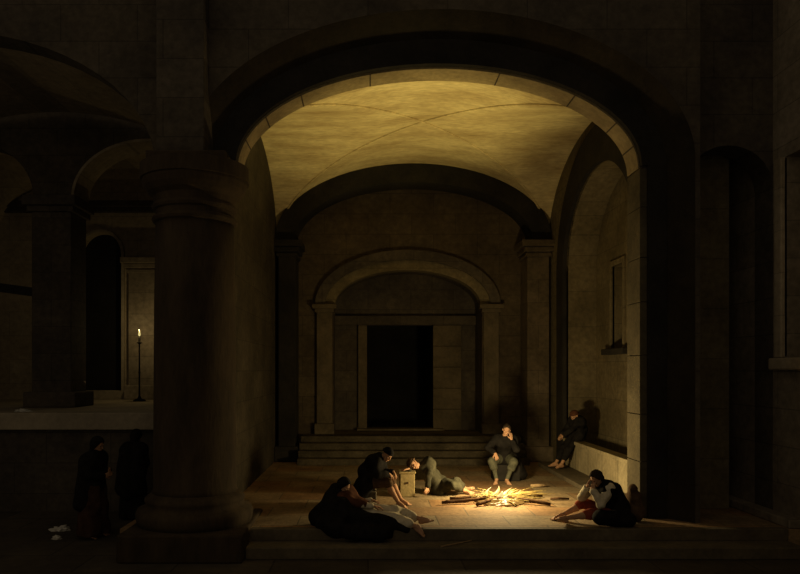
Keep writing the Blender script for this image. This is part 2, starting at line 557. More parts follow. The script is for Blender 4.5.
portal_pier(PX0 - .46, PX0 - .02, 'stone pier left of the dark portal')
portal_pier(PX1 + .02, PX1 + .46, 'stone pier right of the dark portal, behind the seated man resting his head')
d = thing('door_1', 'tall dark doorway in the back wall, up the steps', 'doorway', (.97, YR, .68))
d['kind'] = 'structure'
build('door_jamb', box(DX0 - .27, DX0, YR - .14, YR + .05, .68, DZ1, bevel=.015), M_portal, d)
bm = bmesh.new()
for k in range(5):
    add_box(bm, DX1, DX1 + .85, YR - .14, YR + .05, .68 + k * .636 + .005, .68 + (k + 1) * .636 - .005, .012)
build('door_jamb', bm, M_portal, d)
build('lintel', box(PX0, PX1, YR - .2, YR + .05, DZ1, DZ1 + .28, bevel=.02), M_darkwall, d)
build('threshold', box(DX0 - .3, DX1 + .3, YR - .35, YR + .3, .68, .74, bevel=.01), M_step, d)
bm = bmesh.new()
add_box(bm, DX0 - .2, DX0, YR + .3, 25, .3, 4.3)
add_box(bm, DX1, DX1 + .2, YR + .3, 25, .3, 4.3)
add_box(bm, DX0 - .2, DX1 + .2, 24.9, 25.1, .3, 4.3)
add_box(bm, DX0 - .2, DX1 + .2, YR + .3, 25, 4.1, 4.3)
add_box(bm, DX0 - .2, DX1 + .2, YR + .3, 25, .4, .68)
struct('wall_passage', bm, M_void, 'unlit passage behind the doorway', 'passage')

st = thing('stone_steps', 'broad stone steps rising to the portal at the back', 'steps', (1.2, 18.7, 0))
for k in range(4):
    build('step', box(-1.86, 4.23, 18.3 + k * .32, YB1 - .02 if k < 3 else YR, .17 * k + .001, .17 * (k + 1), bevel=.012) if k < 3 else
          box(-1.86, 4.23, 18.3 + k * .32, YB1 - .001, .17 * k + .001, .17 * (k + 1), bevel=.03), M_backstep, st)
struct('floor_portal', box(PX0, PX1, YB1, YR + .3, .2, .68), M_step, 'paving inside the portal', 'floor')

# steps at the front edge of the hall
fs = thing('stone_steps', 'two dark steps down from the hall floor in the foreground', 'steps', (1.5, 10.6, -.36))
build('step', box(-1.85, 6.6, 10.55, 11.0, -.36, -.18, bevel=.015), M_step, fs)
build('step', box(-1.85, 6.6, 10.98, 11.14, -.18, .004, bevel=.012), M_step, fs)

# great column at the left
gc = thing('column', 'massive round stone column carrying the great arch at its left', 'column', (-2.80, 11.35, -.36))
build('plinth', box(-3.72, -1.86, 10.32, 12.38, -.36, .06, bevel=.03), M_column, gc)
bm = bmesh.new()
add_lathe(bm, [(.90, .06), (.92, .14), (.93, .22), (.90, .29), (.80, .33), (.77, .38), (.79, .42), (.79, .46), (.74, .50), (.68, .55)], -2.80, 11.35, 64)
build('base', bm, M_column, gc, smooth=True)
bm = bmesh.new()
add_lathe(bm, [(.68, .54), (.655, .62), (.65, 2.0), (.64, 3.6), (.62, 4.85)], -2.80, 11.35, 64)
build('shaft', bm, M_column, gc, smooth=True)
bm = bmesh.new()
add_lathe(bm, [(.62, 4.84), (.66, 4.86), (.68, 4.9), (.66, 4.94), (.62, 4.96), (.62, 5.04), (.66, 5.06), (.68, 5.1), (.66, 5.14), (.64, 5.16), (.66, 5.26),
               (.74, 5.32), (.80, 5.40), (.83, 5.48), (.83, 5.52), (.86, 5.53), (.86, 5.76)], -2.80, 11.35, 64)
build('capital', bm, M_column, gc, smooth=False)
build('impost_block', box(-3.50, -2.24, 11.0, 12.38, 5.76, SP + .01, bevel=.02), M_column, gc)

# left aisle: raised platform, square pier with arches, end wall with a tall arched doorway
struct('floor_platform', box(-12, -3.3, 14.15, 20.9, -.4, 1.60), M_darkwall, 'dark front of the raised platform in the left aisle', 'platform')
struct('trim_10', box(-12, -3.3, 14.0, 20.6, 1.30, 1.645, bevel=.02), M_parapet, 'pale coping and top of the raised platform', 'platform top')
ap = thing('aisle_pier', 'square dark pier standing on the platform in the left aisle', 'pier', (-7.25, 16.4, 1.64))
build('base', box(-7.85, -6.65, 15.9, 17.0, 1.645, 2.0, bevel=.03), M_darkwall, ap)
build('shaft', box(-7.7, -6.8, 16.02, 16.9, 1.98, 6.3, bevel=.02), M_darkwall, ap)
bm = bmesh.new()
add_box(bm, -7.78, -6.72, 15.94, 16.96, 6.12, 6.25, .015)
add_box(bm, -7.86, -6.64, 15.86, 17.0, 6.25, 6.48, .02)
build('capital', bm, M_darkwall, ap)
poly = [(-10.9, 6.48)] + arc(-9.25, 1.55, 6.48, 1.3, 30)[1:] + [(-6.8, 6.48)] + arc(-5.05, 1.75, 6.48, 1.32, 36)[1:] + [(-3.3, 9), (-10.9, 9)]
bm = bmesh.new()
add_prism(bm, poly, 'Y', 16.1, 16.85)
struct('wall_aisle_arches', bm, M_darkwall, 'wall above the two arches of the left aisle', 'wall')
bm = bmesh.new()
add_prism(bm, ring(arc(-5.05, 1.76, 6.48, 1.33, 36), arc(-5.05, 1.70, 6.48, 1.27, 36)), 'Y', 16.06, 16.9)
struct('trim_11', bm, M_aisle, 'pale lining of the aisle arch', 'arch lining')
LD0, LD1 = -8.42, -7.2
bm = bmesh.new()
add_prism(bm, [(-12, 1.3), (LD0, 1.3), (LD0, 5.9)] + arc((LD0 + LD1) / 2, (LD1 - LD0) / 2, 5.9, .62, 24)[1:] + [(LD1, 1.3), (-3.3, 1.3), (-3.3, 9), (-12, 9)], 'Y', 20.5, 20.9)
struct('wall_aisle_end', bm, M_aisle, 'pale end wall of the left aisle behind the candle', 'wall')
struct('wall_aisle_left', box(-11.2, -10.9, 12.6, 20.9, -.4, 9), M_darkside, 'outer wall of the left aisle', 'wall')
d = thing('door_2', 'tall dark arched doorway behind the square pier', 'doorway', (-7.8, 20.6, 1.64))
d['kind'] = 'structure'
build('dark_opening_panel', box(LD0 - .1, LD1 + .1, 20.8, 20.88, 1.64, 6.6), M_void, d)  # near-black panel stands in for the dark beyond the opening
build('threshold', box(LD0, LD1, 20.4, 20.8, 1.64, 1.9, bevel=.02), M_parapet, d)
bm = bmesh.new()
add_box(bm, LD1, LD1 + .08, 20.42, 20.52, 1.64, 5.9)
add_prism(bm, ring(arc((LD0 + LD1) / 2, .69, 5.9, .70, 24), arc((LD0 + LD1) / 2, .6, 5.9, .62, 24)), 'Y', 20.42, 20.52)
build('door_frame', bm, M_parapet, d)
bm = bmesh.new()
add_box(bm, -12, -3.3, 20.3, 20.52, 7.25, 7.42, .02)
add_box(bm, -12, -3.3, 20.38, 20.52, 7.1, 7.26, .02)
struct('trim_12', bm, M_darkwall, 'cornice along the end wall of the left aisle', 'cornice')
pilaster(-6.95, -5.9, 20.28, 20.52, 1.64, 5.75, M_right, 'brown pilaster behind the burning candle')
# stair parapet rail far left
bm = bmesh.new()
add_prism(bm, [(-10.9, 4.85), (-7.72, 4.42), (-7.72, 4.22), (-10.9, 4.65)], 'Y', 16.5, 16.8)
tag(build('handrail', bm, M_dark), 'dark sloping handrail running into the square pier', 'handrail')

# right aisle
struct('wall_right_outer_plinth', box(6.62, 6.86, 11.0, 14.9, 0, .14, bevel=.02), M_right, 'low plinth along the outer right wall', 'plinth')
NY0, NY1, NZ0, NZ1 = 9.9, 11.5, 2.70, 6.0
bm = bmesh.new()
add_box(bm, 6.85, 7.5, 5, NY0, -.4, 9.6)
add_box(bm, 6.85, 7.5, NY1, 16.3, -.4, 9.6)
add_box(bm, 6.85, 7.5, NY0, NY1, -.4, NZ0)
add_box(bm, 6.85, 7.5, NY0, NY1, NZ1, 9.6)
struct('wall_right_outer', bm, M_right, 'outer right wall in shadow', 'wall')
w = thing('window_2', 'shallow blind window with a moulded sill in the outer right wall', 'window', (6.85, 10.7, NZ0))
w['kind'] = 'structure'
build('window_panel', box(7.15, 7.25, NY0, NY1, NZ0, NZ1), M_aisle, w)
build('window_sill', box(6.68, 6.95, NY0 - .2, NY1 + .2, NZ0 - .2, NZ0, bevel=.03), M_aisle, w)
bm = bmesh.new()
for a, b in ((NY0 - .2, NY0), (NY1, NY1 + .2)):
    add_box(bm, 6.78, 6.9, a, b, NZ0, NZ1, .02)
build('window_frame', bm, M_aisle, w)
bm = bmesh.new()
add_box(bm, 5.82, 6.84, 14.9, 15.1, 0, 7.6)
struct('wall_right_aisle_end', bm, M_darkwall, 'end wall of the right aisle', 'wall')
struct('ceiling_right_aisle', box(5.5, 7.2, YF1, 15.1, 7.6, 7.8), M_darkwall, 'ceiling of the right aisle', 'ceiling')


# ------------------------------------------------------------------ people: signed-distance bodies, meshed by surface nets
V = lambda *a: Vector(a)


class Field:
    """Smooth union of tapered capsules and ellipsoids, turned into one closed surface."""
    def __init__(self, k=.03):
        self.p, self.k, self.cuts, self.subs = [], k, [], []

    def cap(self, a, b, r0, r1=None, k=None):
        self.p.append(('c', Vector(a), Vector(b), r0, r0 if r1 is None else r1, k))
        return self

    def ell(self, c, r, rot=None, k=None):
        self.p.append(('e', Vector(c), Vector(r), rot, None, k))
        return self

    def chain(self, pts, rad, k=None):
        for i in range(len(pts) - 1):
            self.cap(pts[i], pts[i + 1], rad[i], rad[i + 1], k)
        return self

    def cut(self, point, normal):          # removes what lies on the side the normal points to
        self.cuts.append((Vector(point), Vector(normal).normalized()))
        return self

    def sub(self, c, r):
        self.subs.append((Vector(c), r))
        return self

    def mesh(self, h, folds=None):
        lo, hi = Vector((1e9,) * 3), Vector((-1e9,) * 3)
        for q in self.p:
            if q[0] == 'c':
                for c, r in ((q[1], q[3]), (q[2], q[4])):
                    for i in range(3):
                        lo[i] = min(lo[i], c[i] - r)
                        hi[i] = max(hi[i], c[i] + r)
            else:
                r = max(q[2])
                for i in range(3):
                    lo[i] = min(lo[i], q[1][i] - r)
                    hi[i] = max(hi[i], q[1][i] + r)
        lo -= Vector((3 * h,) * 3)
        hi += Vector((3 * h,) * 3)
        n = [int(math.ceil((hi[i] - lo[i]) / h)) + 1 for i in range(3)]
        ax = [lo[i] + h * np.arange(n[i], dtype=np.float32) for i in range(3)]
        D = np.full(n, 1.0, np.float32)
        for q in self.p:
            k = q[5] or self.k
            if q[0] == 'c':
                m = max(q[3], q[4]) + k + 2 * h
                b0 = [min(q[1][i], q[2][i]) - m for i in range(3)]
                b1 = [max(q[1][i], q[2][i]) + m for i in range(3)]
            else:
                m = max(q[2]) + k + 2 * h
                b0 = [q[1][i] - m for i in range(3)]
                b1 = [q[1][i] + m for i in range(3)]
            s = tuple(slice(max(0, int((b0[i] - lo[i]) / h)), min(n[i], int((b1[i] - lo[i]) / h) + 2)) for i in range(3))
            X, Y, Z = np.meshgrid(ax[0][s[0]], ax[1][s[1]], ax[2][s[2]], indexing='ij')
            if q[0] == 'c':
                a, b = q[1], q[2]
                d = b - a
                L = max(d.length_squared, 1e-9)
                t = np.clip(((X - a.x) * d.x + (Y - a.y) * d.y + (Z - a.z) * d.z) / L, 0, 1)
                e = np.sqrt((X - a.x - t * d.x) ** 2 + (Y - a.y - t * d.y) ** 2 + (Z - a.z - t * d.z) ** 2) - (q[3] + (q[4] - q[3]) * t)
            else:
                P = np.stack([X - q[1].x, Y - q[1].y, Z - q[1].z], -1)
                if q[3] is not None:
                    P = P @ np.array(q[3], dtype=np.float32)      # columns of rot are the ellipsoid's axes
                r = np.array(q[2], dtype=np.float32)
                k0 = np.sqrt(((P / r) ** 2).sum(-1))
                k1 = np.sqrt(((P / (r * r)) ** 2).sum(-1)) + 1e-6
                e = k0 * (k0 - 1) / k1
            o = D[s]
            f = np.clip(.5 + .5 * (o - e) / k, 0, 1)
            D[s] = o + (e - o) * f - k * f * (1 - f)
        if self.subs or self.cuts:
            X, Y, Z = np.meshgrid(*ax, indexing='ij')
            for c, r in self.subs:
                D = np.maximum(D, r - np.sqrt((X - c.x) ** 2 + (Y - c.y) ** 2 + (Z - c.z) ** 2))
            for c, nn in self.cuts:
                D = np.maximum(D, (X - c.x) * nn.x + (Y - c.y) * nn.y + (Z - c.z) * nn.z)
        if folds:
            amp, fs, seed = folds
            X, Y, Z = np.meshgrid(*ax, indexing='ij')
            w = np.sin(X * fs * 1.3 + 2.1 * np.sin(Z * fs * .55 + seed) + seed) + np.sin(Z * fs * .9 + 1.8 * np.sin(Y * fs * .7) + seed * 2) + np.sin((X + Y) * fs * .8 + 1.5 * np.sin((Z - X) * fs * .4))
            D = D + amp * w / 3
        return nets(D, np.array(lo, dtype=np.float32), h)


def nets(D, lo, h):
    """Surface nets over a distance grid: vertices (N,3) and quads (M,4)."""
    S = D < 0
    c = [(i, j, k) for i in (0, 1) for j in (0, 1) for k in (0, 1)]
    n = D.shape
    sl = lambda o: tuple(slice(o[i], n[i] - 1 + o[i]) for i in range(3))
    cnt = sum(S[sl(o)].astype(np.int8) for o in c)
    act = (cnt > 0) & (cnt < 8)
    idx = -np.ones(act.shape, np.int64)
    cells = np.argwhere(act)
    idx[act] = np.arange(len(cells))
    acc = np.zeros((len(cells), 3))
    num = np.zeros(len(cells))
    for a in c:
        for d in range(3):
            if a[d] == 0:
                b = list(a)
                b[d] = 1
                da = D[cells[:, 0] + a[0], cells[:, 1] + a[1], cells[:, 2] + a[2]]
                db = D[cells[:, 0] + b[0], cells[:, 1] + b[1], cells[:, 2] + b[2]]
                x = (da < 0) != (db < 0)
                den = np.where(np.abs(da - db) < 1e-9, 1e-9, da - db)
                p = np.repeat(np.array([a], float), len(cells), 0)
                p[:, d] = np.clip(da / den, 0, 1)
                acc[x] += p[x]
                num[x] += 1
    vs = lo + (cells + acc / np.maximum(num, 1)[:, None]) * h
    quads = []
    for d in range(3):
        e, f = [(1, 2), (2, 0), (0, 1)][d]
        s0 = [slice(None)] * 3
        s1 = [slice(None)] * 3
        s0[d], s1[d] = slice(0, n[d] - 1), slice(1, n[d])
        A, B = S[tuple(s0)], S[tuple(s1)]
        E = np.argwhere(A != B)
        if not len(E):
            continue
        ok = (E[:, e] > 0) & (E[:, f] > 0) & (E[:, e] < n[e] - 1) & (E[:, f] < n[f] - 1)
        E = E[ok]
        flip = A[E[:, 0], E[:, 1], E[:, 2]]
        o = np.zeros((4, 3), int)
        o[1, e] = -1
        o[2, e] = o[2, f] = -1
        o[3, f] = -1
        q = np.stack([idx[E[:, 0] + o[i, 0], E[:, 1] + o[i, 1], E[:, 2] + o[i, 2]] for i in range(4)], 1)
        q[~flip] = q[~flip][:, ::-1]
        quads.append(q)
    return vs, np.concatenate(quads)


def net_object(name, parts, m, parent=None, loc=(0, 0, 0)):
    """Join (vertices, quads) lists into one smooth mesh object."""
    vs, qs, off = [], [], 0
    for v, q in parts:
        vs.append(v)
        qs.append(q + off)
        off += len(v)
    vs = np.concatenate(vs)
    qs = np.concatenate(qs)
    base = Vector(loc)
    p = parent
    while p is not None:
        base = base + p.location
        p = p.parent
    vs = vs - np.array(base)
    me = bpy.data.meshes.new(name)
    me.from_pydata(vs.tolist(), [], qs.tolist())
    me.polygons.foreach_set('use_smooth', [True] * len(me.polygons))
    o = link(name, me, m, parent)
    o.location = loc
    return o


def two_bone(a, c, l1, l2, pole):
    a, c = Vector(a), Vector(c)
    d = c - a
    L = d.length
    if L > (l1 + l2) * .995:
        c = a + d * ((l1 + l2) * .995 / L)
        d = c - a
        L = d.length
    x = (l1 * l1 - l2 * l2 + L * L) / (2 * L)
    y = math.sqrt(max(0, l1 * l1 - x * x))
    u = d.normalized()
    p = Vector(pole) - u * Vector(pole).dot(u)
    return a + u * x + p.normalized() * y, c


def frame(f, up=(0, 0, 1)):
    f = Vector(f).normalized()
    r = f.cross(Vector(up)).normalized()          # the person's right
    u = r.cross(f)
    return f, r, u


def hand_net(w, d, n, side, curl=.55):
    """Palm, four unequal bent fingers and a thumb. w wrist, d direction, n the way the palm faces, side +1 thumb on d x n side."""
    d = Vector(d).normalized()
    n = Vector(n)
    n = (n - d * n.dot(d)).normalized()
    s = d.cross(n) * side
    F = Field(.006)
    w = Vector(w)
    for t in (-.028, -.010, .010, .028):
        F.cap(w + s * t * .6, w + d * .085 + s * t, .017, .012, .012)
    for t, L in ((.031, .068), (.0105, .078), (-.0105, .072), (-.031, .056)):
        p, ang = w + d * .088 + s * t, curl * .5
        for seg, r0, r1 in ((.45, .0098, .0090), (.32, .0090, .0082), (.23, .0082, .0070)):
            q = p + (d * math.cos(ang) + n * math.sin(ang)) * L * seg + s * t * .04
            F.cap(p, q, r0, r1, .004)
            p, ang = q, ang + curl * .9
    p = w + d * .025 + s * .030
    q = p + (d * .55 + s * .75 + n * .25).normalized() * .042
    F.cap(p, q, .016, .012, .010)
    F.cap(q, q + (d * .85 + s * .25 + n * .4).normalized() * .034, .0115, .008, .005)
    return F.mesh(.0045)


def foot_net(ankle, toe_dir, up=(0, 0, 1), side=1):
    """Heel, instep and five toes; ankle .075 above the sole."""
    d, r, u = frame(toe_dir, up)
    a = Vector(ankle)
    F = Field(.02)
    sole = a - u * .045
    F.cap(a, sole - d * .035 + u * .005, .038, .032)
    F.cap(a + d * .01, sole + d * .10 + u * .01, .038, .030)
    F.cap(sole - d * .02, sole + d * .12 + r * .015 * side - u * .005, .030, .024)
    F.cap(sole - d * .01, sole + d * .125 - r * .022 * side - u * .005, .028, .024)
    for t, L, rr in ((-.034, .055, .0135), (-.013, .052, .0105), (.006, .046, .010), (.023, .038, .0095), (.038, .028, .009)):
        b = sole + d * .125 + r * t * side - u * .010
        F.cap(b, b + d * L - u * .006, rr + .003, rr, .006)
    return F.mesh(.006)


def head_nets(c, fwd, up, jaw=1.0):
    """Skull, brow, nose, lips, chin and ears; c is the middle of the head, eyes at half its height."""
    f, r, u = frame(fwd, up)
    R = Matrix((r, f, u)).transposed()
    c = Vector(c)
    F = Field(.018)
    F.ell(c + u * .028 - f * .012, (.076, .094, .090), R)
    F.ell(c - u * .045 + f * .018, (.056, .068, .066 * jaw), R)
    F.cap(c - u * .098 * jaw + f * .055, c - u * .092 * jaw + f * .052, .021)          # chin
    F.cap(c + u * .018 + f * .072 - r * .034, c + u * .018 + f * .072 + r * .034, .013, None, .012)   # brow
    F.cap(c + u * .010 + f * .080, c - u * .030 + f * .104, .010, .014, .010)          # nose
    for s in (-1, 1):
        F.cap(c - u * .033 + f * .092, c - u * .034 + f * .086 + r * .014 * s, .009, .008, .006)
        F.ell(c - u * .018 + f * .068 + r * .040 * s, (.022, .018, .020), R, .012)      # cheek bones
        F.cap(c - u * .002 + r * .078 * s - f * .008, c - u * .030 + r * .074 * s, .014, .010, .006)  # ears
        F.cap(c + u * .014 + r * .080 * s - f * .014, c - u * .002 + r * .080 * s - f * .010, .013, .012, .006)
        F.sub(c + u * .000 + f * .096 + r * .033 * s, .017)
    F.cap(c - u * .058 + f * .082 - r * .020, c - u * .058 + f * .082 + r * .020, .0085, None, .006)
    F.cap(c - u * .070 + f * .080 - r * .016, c - u * .070 + f * .080 + r * .016, .0085, None, .006)
    eyes = [Field(.004).ell(c + f * .078 + r * .033 * s, (.013, .010, .008), R).mesh(.004) for s in (-1, 1)]
    return F.mesh(.0055), eyes, (f, r, u)


def person(label, loc, P, name='person', group=None):
    """One continuous body in the given pose; returns the top-level body object and the joints for clothing."""
    J = dict(P)
    side = Vector(P['side']).normalized()                 # towards the person's left
    hside = Vector(P.get('hip_side', P['side'])).normalized()
    pel, ch, nk, hd = (Vector(P[k]) for k in ('pelvis', 'chest', 'neck', 'head'))
    sw = P.get('shoulder', .185)
    J['sh'] = [ch + (nk - ch) * .55 + side * sw * s for s in (1, -1)]
    J['hip'] = [pel + hside * .095 * s for s in (1, -1)]
    J['el'], J['wr'], J['kn'], J['an'] = [], [], [], []
    for i in (0, 1):
        e, w = two_bone(J['sh'][i], P['wrist'][i], .29, .25, P['elbow_pole'][i])
        k, a = two_bone(J['hip'][i], P['ankle'][i], .43, .42, P['knee_pole'][i])
        J['el'].append(e)
        J['wr'].append(w)
        J['kn'].append(k)
        J['an'].append(a)
    B = Field(.035)
    mid = (pel + ch) / 2 + Vector(P.get('bend', (0, 0, 0)))
    B.cap(J['hip'][0], J['hip'][1], .105)
    B.cap(pel, mid, .125, .118)
    B.cap(mid, ch, .122, .128)
    B.cap(J['sh'][0] * .75 + ch * .25, J['sh'][1] * .75 + ch * .25, .088)
    B.cap(ch + side * .07, ch - side * .07, .125)
    B.cap(ch * .4 + nk * .6, nk, .085, .06)
    f, r, u = frame(P['face'], P.get('head_up', (0, 0, 1)))
    B.cap(nk, hd - u * .05 - f * .015, .056, .052)
    for i in (0, 1):
        B.cap(J['sh'][i], J['sh'][i] * .5 + J['el'][i] * .5, .056, .050)
        B.chain([J['sh'][i], J['el'][i]], [.054, .041])
        B.chain([J['el'][i], J['el'][i] * .6 + J['wr'][i] * .4, J['wr'][i]], [.040, .040, .025])
        B.chain([J['hip'][i], J['kn'][i]], [.090, .056])
        calf = J['kn'][i] * .65 + J['an'][i] * .35
        back = (calf - (J['hip'][i] + J['an'][i]) / 2)
        B.chain([J['kn'][i], calf - back * .06, J['an'][i]], [.054, .056, .034])
    parts = [B.mesh(.0115)]
    hm, em, ax = head_nets(hd, P['face'], P.get('head_up', (0, 0, 1)))
    parts.append(hm)
    J['axes'] = ax
    for i in (0, 1):
        hdir = P['hand'][i][0]
        parts.append(hand_net(J['wr'][i], hdir, P['hand'][i][1], (1, -1)[i] * P.get('thumb', (1, 1))[i], P['hand'][i][2]))
        parts.append(foot_net(J['an'][i], P['toe'][i], P.get('foot_up', ((0, 0, 1), (0, 0, 1)))[i], (1, -1)[i]))
    o = net_object(name, parts, P.get('skin', M_skin), None, loc)
    tag(o, label, 'person', group)
    for e in em:
        net_object('eye', [e], M_eye, o)
    J['mid'], J['pel'], J['ch'], J['nk'], J['hd'] = mid, pel, ch, nk, hd
    J['body'] = o
    return o, J


def torso_field(J, g=.028, k=.04, length=0.0):
    F = Field(k)
    F.cap(J['hip'][0], J['hip'][1], .110 + g)
    F.cap(J['pel'], J['mid'], .125 + g, .120 + g)
    F.cap(J['mid'], J['ch'], .122 + g, .128 + g)
    F.cap(J['ch'] + (J['sh'][0] - J['ch']) * .8, J['ch'] + (J['sh'][1] - J['ch']) * .8, .090 + g)
    F.cap(J['ch'] + (J['sh'][0] - J['sh'][1]).normalized() * .07, J['ch'] - (J['sh'][0] - J['sh'][1]).normalized() * .07, .125 + g)
    F.cap(J['ch'] * .4 + J['nk'] * .6, J['ch'] * .1 + J['nk'] * .9, .09 + g * .7, .068 + g * .5)
    return F


def add_sleeves(F, J, g=.022, to=.85, which=(0, 1)):
    for i in which:
        cuff = J['el'][i] * (1 - to) + J['wr'][i] * to
        F.chain([J['sh'][i], J['el'][i], cuff], [.060 + g, .046 + g, .036 + g])
    return F


def add_legs(F, J, g=.02, to=.3, which=(0, 1)):
    """Breeches or stockings: to is how far down the shin they reach."""
    for i in which:
        cuff = J['kn'][i] * (1 - to) + J['an'][i] * to
        F.chain([J['hip'][i], J['kn'][i], cuff], [.094 + g, .060 + g, .056 + g])
    return F


def hair_field(J, g=.014, low=-.02, front=.02):
    f, r, u = J['axes']
    R = Matrix((r, f, u)).transposed()
    c = J['hd']
    F = Field(.012)
    F.ell(c + u * .030 - f * .014, (.076 + g, .094 + g, .090 + g), R)
    F.ell(c - u * .02 - f * .045, (.068 + g, .055 + g, .075), R)
    F.cut(c + f * front, f - u * .55)
    return F


def cap_field(J, g=.022):
    f, r, u = J['axes']
    R = Matrix((r, f, u)).transposed()
    c = J['hd']
    F = Field(.012)
    F.ell(c + u * .034 - f * .012, (.076 + g, .094 + g, .088 + g), R)
    F.cut(c + u * .030, -u + f * .15)
    ax = [c + u * .036 - f * .012 + r * (.084 + g * .4) * math.cos(t) + f * (.100 + g * .4) * math.sin(t) for t in [2 * math.pi * i / 16 for i in range(17)]]
    for a, b in zip(ax, ax[1:]):
        F.cap(a, b, .014, None, .008)
    return F


def garment(name, F, m, J, h=.013, folds=(.010, 22, 0.0)):
    return net_object(name, [F.mesh(h, folds)], m, J['body'])


# ---- man sitting hunched on a low block, left of the fire
o, J = person('hunched man in a black coat and cap sitting bent towards the fire, bare shins lit', (.25, 12.9, 0), dict(
    pelvis=(-.02, 12.98, .40), chest=(.13, 12.90, .78), neck=(.22, 12.87, .90), head=(.35, 12.80, .95), bend=(-.07, .02, .02),
    side=(.30, .95, 0), face=(.62, -.62, -.62), head_up=(.55, -.15, .8),
    wrist=[(.47, 12.92, .62), (.38, 12.66, .62)], elbow_pole=[(-.2, .6, -.6), (-.2, -.7, -.5)],
    ankle=[(.62, 12.98, .085), (.56, 12.70, .085)], knee_pole=[(.5, .1, 1), (.4, -.15, 1)],
    hand=[((.4, -.55, -.55), (-.3, -.4, -.8), .7), ((.6, .35, -.5), (-.4, .3, -.8), .7)],
    toe=[(.9, -.25, -.08), (.85, -.5, -.08)], skin=M_skin))
F = add_sleeves(torso_field(J, .045), J, .026, .78)
F.cap((-.1, 13.0, .36), (-.28, 13.0, .12), .16, .12)
F.cap((.0, 12.85, .40), (-.18, 12.75, .14), .14, .10)
garment('coat', F, M_black, J, .014, (.014, 20, .4))
garment('breeches', add_legs(Field(.035).cap(J['hip'][0], J['hip'][1], .12), J, .020, .10), M_brown, J)
garment('cap', cap_field(J), M_black, J, .008, None)
tag(build('stone_block', box(-.30, .16, 12.78, 13.24, 0, .27, bevel=.025), M_step), 'low stone block under the hunched man in the black coat', 'block')

# ---- sleeper slumped against a pale box behind the fire
o, J = person('sleeping man slumped over a pale wooden box, legs stretched towards the fire', (1.3, 14.0, 0), dict(
    pelvis=(1.44, 14.12, .15), chest=(1.16, 14.06, .50), neck=(1.04, 14.02, .57), head=(.91, 13.94, .62), bend=(-.02, .06, .04),
    side=(.62, -.15, .62), hip_side=(.35, .3, .75), face=(-.25, -.75, -.42), head_up=(-.85, .05, .25),
    wrist=[(1.16, 13.72, .13), (.80, 13.80, .555)], elbow_pole=[(.2, -1, .3), (-.2, .2, -1)],
    ankle=[(1.96, 14.08, .07), (2.00, 14.28, .07)], knee_pole=[(.1, -1, .16), (.1, -.5, .5)],
    hand=[((-.3, -.5, -.7), (-.5, .5, -.4), .6), ((-.8, -.5, -.05), (0, 0, -1), .2)],
    toe=[(.55, -.8, .1), (.6, -.6, .5)], foot_up=((-.3, -.2, .6), (-.7, 0, .5)), skin=M_skin))
F = add_sleeves(torso_field(J, .04), J, .024, .82)
garment('coat', F, M_dull, J, .014, (.016, 24, 1.1))
garment('breeches', add_legs(Field(.035).cap(J['hip'][0], J['hip'][1], .12), J, .024, .55), M_dull, J, .014, (.014, 28, 2.0))
f, r, u = J['axes']
F = cap_field(J, .026)
garment('hat', F, M_brown, J, .008, (.004, 40, 0))
bx = thing('wooden_box', 'pale upright wooden box under the sleeping man\'s head', 'box', (.775, 13.95, 0))
build('body', box(.63, .92, 13.76, 14.14, 0, .46, bevel=.012), M_box, bx)
build('lid', box(.61, .94, 13.74, 14.16, .46, .50, bevel=.010), M_box, bx)
bm = bmesh.new()
add_tube(bm, [(.775, 13.762, .28), (.775, 13.745, .28)], .022, 12)
build('latch', bm, M_bark, bx)

# ---- man sitting behind the fire with his head on his hand
o, J = person('seated man facing the fire, cheek propped on his hand, elbow on knee', (3.05, 15.60, 0), dict(
    pelvis=(3.10, 15.90, .50), chest=(3.06, 15.68, .90), neck=(3.05, 15.57, 1.03), head=(3.06, 15.47, 1.18), bend=(0, .06, .02),
    side=(.97, -.15, 0), face=(-.22, -.92, -.32), head_up=(.12, -.25, .95),
    wrist=[(3.155, 15.39, .98), (2.80, 15.40, .66)], elbow_pole=[(.25, -.6, -1), (-.7, 0, -.5)],
    ankle=[(3.05, 15.38, .085), (2.83, 15.42, .085)], knee_pole=[(.40, -.5, .8), (-.62, -.4, .8)],
    hand=[((-.15, .12, 1), (-.4, .7, 0), .45), ((.25, -.35, -.85), (.1, .6, -.6), .6)],
    toe=[(.15, -.95, -.08), (-.3, -.92, -.08)], skin=M_skin))
F = add_sleeves(torso_field(J, .04), J, .026, .72)
F.cap((3.25, 15.90, .5), (3.45, 15.90, .15), .16, .16)
garment('coat', F, M_black, J, .014, (.014, 22, 2.2))
garment('breeches', add_legs(Field(.035).cap(J['hip'][0], J['hip'][1], .12), J, .034, .32), M_grey, J)
st_ = Field(.02)
for i in (0, 1):
    st_.chain([J['kn'][i] * .8 + J['an'][i] * .2, J['kn'][i] * .05 + J['an'][i] * .95], [.058, .044])
garment('stockings', st_, M_grey, J, .011, (.003, 50, 0))
garment('hair', hair_field(J, .016), M_hair_dark, J, .008, (.005, 60, 0))
tag(build('stone_block', box(2.84, 3.42, 15.72, 16.20, 0, .37, bevel=.025), M_dark), 'dark stone block under the man with his head on his hand', 'block')

